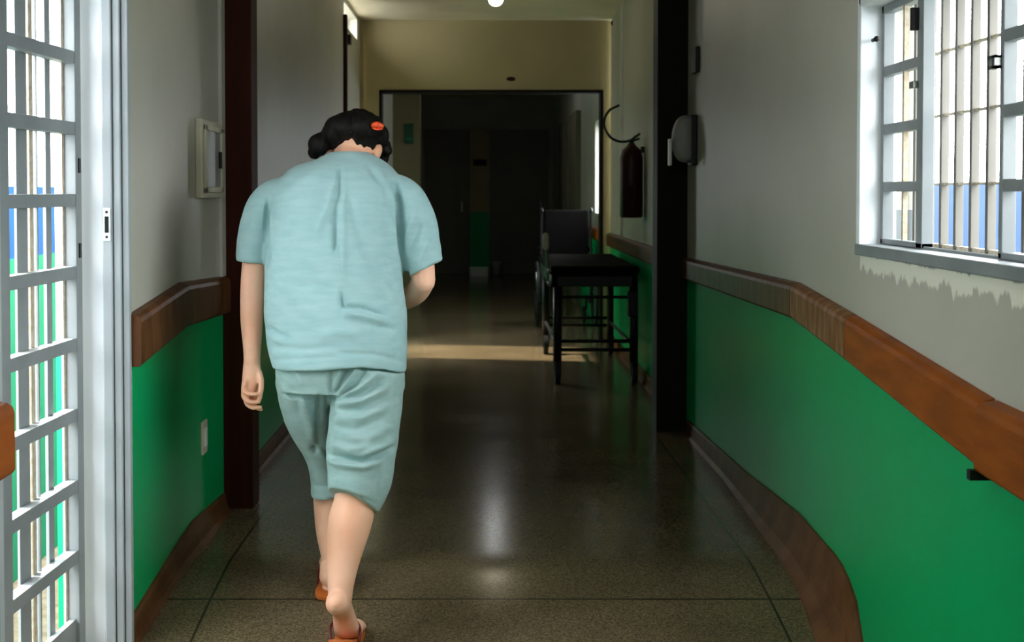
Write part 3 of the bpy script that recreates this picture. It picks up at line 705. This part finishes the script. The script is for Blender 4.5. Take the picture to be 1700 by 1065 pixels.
# trunk inside the clothes
def ring_pts(xl, xr, y, d, th, n=2.4, seg=40, shift=0):
    a, b = pt(xl, y, d), pt(xr, y, d); c = (a+b)/2; hw = (b-a).length/2
    out = []
    for k in range(seg):
        t_ = 2*math.pi*k/seg; cs, sn = math.cos(t_), math.sin(t_)
        out.append((c.x + hw*abs(cs)**(2/n)*(1 if cs > 0 else -1), c.y + th/2*abs(sn)**(2/n)*(1 if sn > 0 else -1), c.z))
    return out
def loft(bm, spec, n=2.4, sub=5, seg=44):
    q = catmull([s_ for s_ in spec], sub)
    prism(bm, [ring_pts(a[0], a[1], a[2], a[3], a[4], n, seg) for a in q])
loft(bm, [(525, 625, 290, 4.0, .13), (480, 650, 320, 3.985, .17), (465, 655, 380, 3.96, .2), (462, 654, 450, 3.93, .21), (468, 652, 520, 3.9, .22), (474, 655, 600, 3.88, .22), (480, 650, 640, 3.88, .22)])
# upper arms to hands
tube(bm, [pt(470, 325, 3.98), pt(438, 370, 3.975), pt(424, 430, 3.965), pt(419.5, 478, 3.955), pt(418, 530, 3.935), pt(418.5, 575, 3.905), pt(418.5, 598, 3.89)],
     [.052, .046, (.038, .04), (.0365, .038), (.0335, .036), (.027, .029), (.0245, .026)], 20, 6)
tube(bm, [pt(640, 325, 3.98), pt(676, 375, 3.965), pt(697, 430, 3.945), pt(703, 466, 3.935)], [.052, .047, .041, .036], 20, 6)
tube(bm, [pt(703, 466, 3.935), pt(690, 486, 4.0), pt(664, 500, 4.08), pt(640, 500, 4.15)], [.0355, .035, .03, .024], 20, 6)
# left hand, palm turned back, fingers curled
tube(bm, [pt(418.5, 596, 3.89), pt(418, 612, 3.885), pt(416, 630, 3.88), pt(412, 647, 3.877)], [(.0245, .02), (.027, .018), (.026, .016), (.022, .014)], 16, 4)
for q, r in (([(407, 634, 3.862), (404, 646, 3.858), (411, 653, 3.852), (425, 654, 3.848)], .0072),
             ([(407, 640, 3.874), (404.5, 657, 3.872), (413, 666, 3.866), (430, 667, 3.860)], .0078),
             ([(411, 642, 3.888), (408, 664, 3.888), (417, 675, 3.882), (433, 675.5, 3.874)], .0080),
             ([(419, 642, 3.898), (419, 663, 3.903), (425, 675, 3.898), (434, 680, 3.892)], .0076),
             ([(424, 606, 3.888), (432.5, 624, 3.872), (433.5, 644, 3.862), (431, 662, 3.858)], .0088)):
    tube(bm, [pt(*a) for a in q], [r*1.12, r*1.05, r, r*.82], 12, 5)
tube(bm, [pt(420, 604, 3.893), pt(422, 626, 3.895), pt(421, 656, 3.893)], [(.018, .012), (.023, .011), (.019, .010)], 14, 4)
# right hand, held in front of the chest
tube(bm, [pt(640, 500, 4.15), pt(622, 497, 4.19), pt(606, 492, 4.22)], [(.023, .02), (.03, .016), (.028, .015)], 14, 4)
for k in range(4):
    a = pt(606-2*k, 482+9*k, 4.22+.002*k)
    tube(bm, [a, a+Vector((-.03, .025, .002)), a+Vector((-.045, .02, -.015)), a+Vector((-.04, .0, -.03))], [.0088, .0082, .0078, .006], 10, 4)
tube(bm, [pt(630, 488, 4.18), pt(618, 474, 4.2), pt(606, 470, 4.215)], [.0115, .0095, .0075], 10, 4)
# legs
tube(bm, [pt(600, 630, 3.87), pt(605, 700, 3.83), pt(598, 780, 3.78), pt(590, 830, 3.73), pt(580, 872, 3.69), pt(570, 930, 3.645), pt(566, 966, 3.61), pt(565, 985, 3.60), pt(563, 1000, 3.585)],
     [.08, .078, .062, .0605, .061, .046, .0375, .034, .034], 24, 6)
tube(bm, [pt(512, 630, 3.92), pt(524, 700, 4.0), pt(541, 780, 4.05), pt(548, 830, 4.07), pt(553, 880, 4.06), pt(557, 930, 4.04), pt(555, 960, 4.03), pt(552, 980, 4.02)],
     [.075, .058, .046, .052, .053, .042, .034, .034], 24, 6)
# right foot: heel raised, ball of the foot on the ground
fzr = fz(3.74)
heel = pt(561, 1002, 3.565)
ballp = Vector((heel.x+.016, 3.672, fz(3.672)+.040)); toe = Vector((heel.x+.020, 3.735, fz(3.735)+.030))
tube(bm, [heel+Vector((0, .0, .004)), heel.lerp(ballp, .45)+Vector((0, .012, .010)), ballp, toe], [(.0345, .034), (.031, .028), (.040, .019), (.038, .014)], 20, 6, ref=(0, .3, 1))
for k, (ox, r, ln) in enumerate(((-.030, .0125, .03), (-.010, .0095, .032), (.007, .009, .026), (.022, .0085, .018), (.035, .008, .008))):
    b0 = toe+Vector((ox, -.01, -.004)); tube(bm, [b0, b0+Vector((0, .012+ln, -.003)), b0+Vector((0, .02+ln, -.008))], [r, r, r*.85], 10, 3)
# left foot flat
lh = pt(549, 985, 4.0)
F0 = fz(4.0)+.028
hl = Vector((lh.x, 3.985, F0+.032)); bl = Vector((lh.x-.012, 4.15, fz(4.15)+.045)); tl = Vector((lh.x-.014, 4.2, fz(4.2)+.04))
tube(bm, [pt(553, 965, 4.03), hl+Vector((0, .035, .03)), hl+Vector((0, .01, .0))], [.034, .036, .032], 18, 4)
tube(bm, [hl, hl.lerp(bl, .5)+Vector((0, 0, .014)), bl, tl], [(.033, .031), (.034, .034), (.042, .02), (.037, .014)], 20, 6, ref=(0, 0, 1))
for k, (ox, r, ln) in enumerate(((.030, .0125, .03), (.010, .0095, .032), (-.007, .009, .026), (-.022, .0085, .018), (-.035, .008, .008))):
    b0 = tl+Vector((ox, -.01, -.004)); tube(bm, [b0, b0+Vector((0, .012+ln, -.002)), b0+Vector((0, .02+ln, -.006))], [r, r, r*.85], 10, 3)
body = remesh('body', bm, .0042, 5, .5); fin(body, M['skin'])

# --- eyes and mouth (unseen from here, but the face is there)
for s_ in (-1, 1):
    bm = bmesh.new(); ball(bm, hp_(s_*.03, .077, .0)-PO, .0125, seg=16); ey = mk('eye', bm, M['eyewhite'], person, smooth=True)
    bm = bmesh.new(); ball(bm, hp_(s_*.03, .0865, .0)-PO, (.0055, .0035, .0055), HR, 12); mk('iris', bm, M['iris'], ey, smooth=True)
bm = bmesh.new(); ball(bm, hp_(0, .097, -.066)-PO, (.022, .006, .0045), HR, 12); mk('lips', bm, M['lip'], person, smooth=True)

# --- hair: cap, bun, side locks
bm = bmesh.new()
ball(bm, pt(633, 272, 4.09), (.018, .02, .022), None, 16)
ball(bm, hp_(0, -.012, .026), (.084, .094, .088), HR, 32)
ball(bm, pt(588, 212, 4.07), (.094, .08, .052), None, 32)
ball(bm, pt(560, 222, 4.07), (.05, .06, .045), None, 24)
ball(bm, pt(628, 226, 4.10), (.032, .05, .042), None, 24)
ball(bm, pt(530, 240, 4.07), (.034, .036, .037), None, 24); ball(bm, pt(522, 252, 4.075), (.022, .026, .022), None, 20); ball(bm, pt(546, 232, 4.08), (.03, .03, .03), None, 20)
tube(bm, [hp_(.078, .045, .03), pt(638, 240, 4.15), pt(637, 262, 4.14), pt(634, 280, 4.12)], [.018, .019, .016, .008], 12, 5)
tube(bm, [hp_(-.078, .04, .02), hp_(-.084, .03, -.02)], [.015, .01], 12, 5)
hair = remesh('hair', bm, .004, 3, .5)
co, no = arr(hair.data)
j = np.array([noise.noise(Vector((c[0]*70, c[1]*50, c[2]*14))) for c in co])*.0035 + np.array([noise.noise(Vector((c[0]*22, c[1]*22, c[2]*22+5))) for c in co])*.004
px_, py_ = proj(co); j -= .006*np.exp(-((px_-583)/3.2)**2)*np.clip(-no[:, 1]+.3, 0, 1)
hair.data.vertices.foreach_set('co', (co+no*j[:, None]).ravel()); hair.data.update(); fin(hair, M['hair'])
bm = bmesh.new(); tube(bm, [pt(583, 196, 4.025)-PO, pt(583, 206, 4.003)-PO, pt(583, 220, 3.999)-PO], [.002, .0035, .002], 8, 4); mk('grey_streak', bm, M['grey_hair'], hair, smooth=True)
hc = thing('hair_clip', 'small orange clip in the black hair on the right of the head', 'hair clip', pt(626, 209, 4.0))
bm = bmesh.new(); tube(bm, [(-.010, 0, .002), (0, -.006, .004), (.012, 0, 0)], [(.009, .006)]*3, 10, 4, ref=(0, 1, 0)); mk('clip_body', bm, M['orange'], hc, smooth=True)
bm = bmesh.new(); tube(bm, [(-.012, .004, -.006), (0, -.003, -.010), (.014, .004, -.008)], .0035, 8, 4); mk('clip_teeth', bm, M['orange'], hc, smooth=True)

# --- shirt
bm = bmesh.new()
loft(bm, [(548, 612, 252, 4.05, .12), (524, 634, 264, 4.03, .15), (484, 652, 279, 4.01, .19), (462, 668, 300, 3.99, .225), (449, 674, 330, 3.97, .255), (444, 672, 370, 3.955, .275), (441, 668, 420, 3.935, .285), (440, 669, 470, 3.915, .29),
          (440, 675, 520, 3.90, .30), (444, 676, 565, 3.885, .31), (454, 675, 604, 3.875, .315)], 2.3)
def sleeve(P, R, hemdir):
    tube(bm, P, R, 28, 6, cap=False)
sleeve([pt(510, 345, 3.985), pt(478, 322, 3.985), pt(449, 336, 3.975), pt(431, 374, 3.965), pt(422, 408, 3.96), pt(418.5, 436, 3.958)], [.04, .05, .060, .059, .053, (.047, .056)], None)
sleeve([pt(610, 345, 3.985), pt(640, 318, 3.985), pt(668, 330, 3.97), pt(689, 368, 3.955), pt(698, 405, 3.945), pt(704, 447, 3.94)], [.04, .052, .064, .064, .059, (.056, .06)], None)
shirt = remesh('shirt', bm, .0055, 6, .5)
# shape the hems: left hem flat, right side dropping; sleeve cuffs slanted
co, no = arr(shirt.data); px_, py_ = proj(co)
low = np.clip((py_-560)/45, 0, 1)
drop = np.interp(px_, [450, 520, 600, 640, 676], [5, 1, -4, 2, 14])*low
sl = np.clip((py_-400)/45, 0, 1)*(px_ > 680)*(py_ < 480); drop += sl*np.interp(px_, [680, 704, 734], [8, 0, -12])
co[:, 2] -= drop*.00176
# cloth edge rolls
shirt.data.vertices.foreach_set('co', co.ravel()); shirt.data.update()
folds(shirt, [([(563, 275), (565, 335)], -.006, 4), ([(569, 300), (571, 380), (571, 470)], .004, 5), ([(555, 305), (543, 345), (528, 385)], .006, 5), ([(562, 320), (549, 375)], -.004, 4),
              ([(558, 345), (557, 380), (556, 420)], -.007, 4), ([(566, 340), (566, 470)], .003, 4),
              ([(580, 325), (590, 370), (612, 430)], -.004, 6), ([(577, 380), (600, 440), (620, 480)], .003, 9),
              ([(612, 275), (640, 310), (655, 370)], -.005, 6), ([(628, 285), (655, 340)], .005, 7),
              ([(656, 300), (664, 340), (665, 380), (668, 440)], -.014, 5), ([(648, 350), (655, 400), (660, 450)], .005, 6), ([(640, 380), (650, 430), (665, 480)], -.004, 7),
              ([(445, 330), (443, 380), (445, 440)], -.012, 4), ([(450, 330), (450, 420)], .003, 5),
              ([(690, 350), (672, 400), (672, 440)], .006, 6), ([(700, 370), (683, 410)], -.005, 5), ([(712, 400), (690, 440)], .004, 6),
              ([(568, 490), (571, 510), (600, 512), (640, 526)], -.009, 5), ([(572, 520), (610, 525), (650, 538)], .007, 7), ([(566, 480), (566, 530)], -.004, 4),
              ([(620, 540), (660, 545)], -.005, 6), ([(640, 470), (660, 500), (674, 515)], -.004, 6), ([(605, 430), (640, 500)], .004, 10),
              ([(441, 540), (462, 556), (480, 560)], -.006, 5), ([(443, 555), (470, 568)], .004, 5), ([(450, 575), (500, 580), (560, 575)], -.003, 6),
              ([(560, 586), (620, 588), (675, 600)], -.003, 4), ([(455, 597), (510, 594), (560, 591)], -.002, 3), ([(530, 560), (560, 552), (600, 556)], .004, 8),
              ([(470, 330), (500, 300), (540, 280)], .003, 9), ([(480, 480), (520, 470), (560, 480)], -.003, 8), ([(500, 430), (540, 440)], .003, 9)], jitter=.0022, seed=3)
fin(shirt, M['shirt'])
# stitched hem band and back seam
def along(pts, r, name, m, parent):
    bm = bmesh.new(); tube(bm, [Vector(p)-PO for p in pts], r, 8, 4); return mk(name, bm, m, parent, smooth=True)

# --- trousers
bm = bmesh.new()
loft(bm, [(462, 668, 585, 3.885, .27), (458, 672, 615, 3.885, .275), (463, 672, 645, 3.885, .27)], 2.3)
tube(bm, [pt(508, 625, 3.90), pt(511, 665, 3.94), pt(520, 705, 3.985), pt(532, 745, 4.02), pt(541, 785, 4.04), pt(545, 819, 4.045)], [(.09, .12), (.083, .11), (.072, .095), (.052, .08), (.049, .075), (.052, .075)], 30, 6, cap=False)
tube(bm, [pt(610, 625, 3.87), pt(608, 665, 3.85), pt(605, 705, 3.82), pt(600, 745, 3.78), pt(596, 785, 3.745), pt(585, 829, 3.71)], [(.105, .13), (.105, .125), (.103, .12), (.101, .11), (.094, .095), (.072, .08)], 34, 6, cap=False)
pants = remesh('trousers', bm, .0055, 4, .5)
co, no = arr(pants.data); px_, py_ = proj(co)
sl = np.clip((py_-770)/50, 0, 1)*(co[:, 1] < 3.9); co[:, 2] -= sl*np.interp(px_, [540, 580, 628], [-6, -1, 13])*.0017
pants.data.vertices.foreach_set('co', co.ravel()); pants.data.update()
folds(pants, [([(548, 610), (550, 640), (551, 665), (547, 720)], -.007, 4),
              ([(553, 652), (558, 630), (568, 606)], .007, 4), ([(556, 655), (566, 632), (580, 608)], -.007, 4), ([(560, 655), (580, 632), (596, 608)], .009, 4), ([(564, 657), (592, 636), (608, 612)], -.008, 4),
              ([(562, 660), (595, 646), (628, 618)], .009, 4), ([(562, 665), (605, 654), (640, 628)], -.008, 5), ([(556, 672), (600, 666), (645, 640)], .009, 6), ([(552, 680), (600, 682), (650, 655)], -.006, 6),
              ([(555, 695), (600, 694), (648, 672)], .006, 7), ([(552, 706), (590, 712), (640, 690)], -.005, 6), ([(575, 725), (610, 728), (655, 705)], .006, 8), ([(560, 735), (600, 742)], -.004, 7),
              ([(538, 745), (548, 757), (575, 762), (605, 766), (640, 750), (662, 738)], -.013, 5), ([(540, 760), (560, 770), (600, 775), (632, 764)], .009, 6), ([(600, 757), (630, 744), (655, 732)], .008, 5), ([(545, 735), (580, 745), (620, 740)], .006, 7),
              ([(630, 775), (626, 820)], -.004, 4), ([(541, 812), (580, 820), (626, 836)], -.004, 3), ([(519, 805), (545, 808)], -.003, 3),
              ([(500, 660), (515, 700), (520, 730)], .008, 7), ([(480, 640), (500, 690)], -.004, 8), ([(532, 650), (528, 700), (530, 740)], -.007, 5), ([(490, 610), (505, 640)], .004, 7), ([(519, 740), (527, 752)], -.008, 5),
              ([(655, 640), (658, 700)], -.004, 6)], jitter=.0025, seed=9)
fin(pants, M['pants'])

# --- flip-flops
def flipflop(label, heel_p, ball_p, toe_p, side):
    t = thing('flip_flop', label, 'flip-flop', (ball_p.x, ball_p.y, ball_p.z-.02), 'orange flip-flops on the feet')
    O = Vector(t.location)
    P = catmull([tuple(heel_p), tuple(heel_p.lerp(ball_p, .5)+Vector((0, 0, -.0))), tuple(ball_p), tuple(toe_p)], 8)
    W = catmull([(.022, 0), (.036, 0), (.030, 0), (.044, 0), (.030, 0)], 7)
    n = len(P); rings = []
    for k, p in enumerate(P):
        u = k/(n-1); wd = .041*(1-.22*math.exp(-((u-.42)/.2)**2))*(min(1, math.sqrt(max(0, 1-(1-min(u/.16, 1))**2)))*.9+.1)*(min(1, math.sqrt(max(0, 1-(1-min((1-u)/.18, 1))**2)))*.9+.1)
        a = Vector(P[max(k-1, 0)]); b = Vector(P[min(k+1, n-1)]); T = (b-a).normalized(); up = Vector((1, 0, 0)).cross(T).normalized()
        p = Vector(p)-O
        rings.append([p+Vector((-wd, 0, 0)), p+Vector((wd, 0, 0)), p+Vector((wd, 0, 0))-up*.014, p+Vector((-wd, 0, 0))-up*.014])
    bm = bmesh.new(); prism(bm, rings); mk('sole', bm, M['sole'], t, bevel=.002)
    md = heel_p.lerp(ball_p, .55)-O; tp = ball_p-O+Vector((side*.012, .035, .004))
    for s_ in (-1, 1):
        bm = bmesh.new(); tube(bm, [md+Vector((s_*.038, 0, -.005)), md.lerp(tp, .35)+Vector((s_*.041, 0, .026)), md.lerp(tp, .75)+Vector((s_*.024, 0, .045)), tp+Vector((0, 0, .028)), tp], [(.004, .006)]*5, 8, 5); mk('strap', bm, M['strap'], t, smooth=True)
    return t
flipflop('orange flip-flop under the raised rear heel, nearest the camera', Vector((heel.x+.010, 3.560, .036)), Vector((ballp.x, 3.675, fz(3.675)+.017)), Vector((toe.x, 3.80, fz(3.80)+.016)), -1)
flipflop('orange flip-flop flat on the floor under the forward foot', Vector((hl.x-.006, 3.945, fz(3.945)+.017)), Vector((bl.x, bl.y, fz(bl.y)+.018)), Vector((tl.x, 4.27, fz(4.27)+.018)), 1)
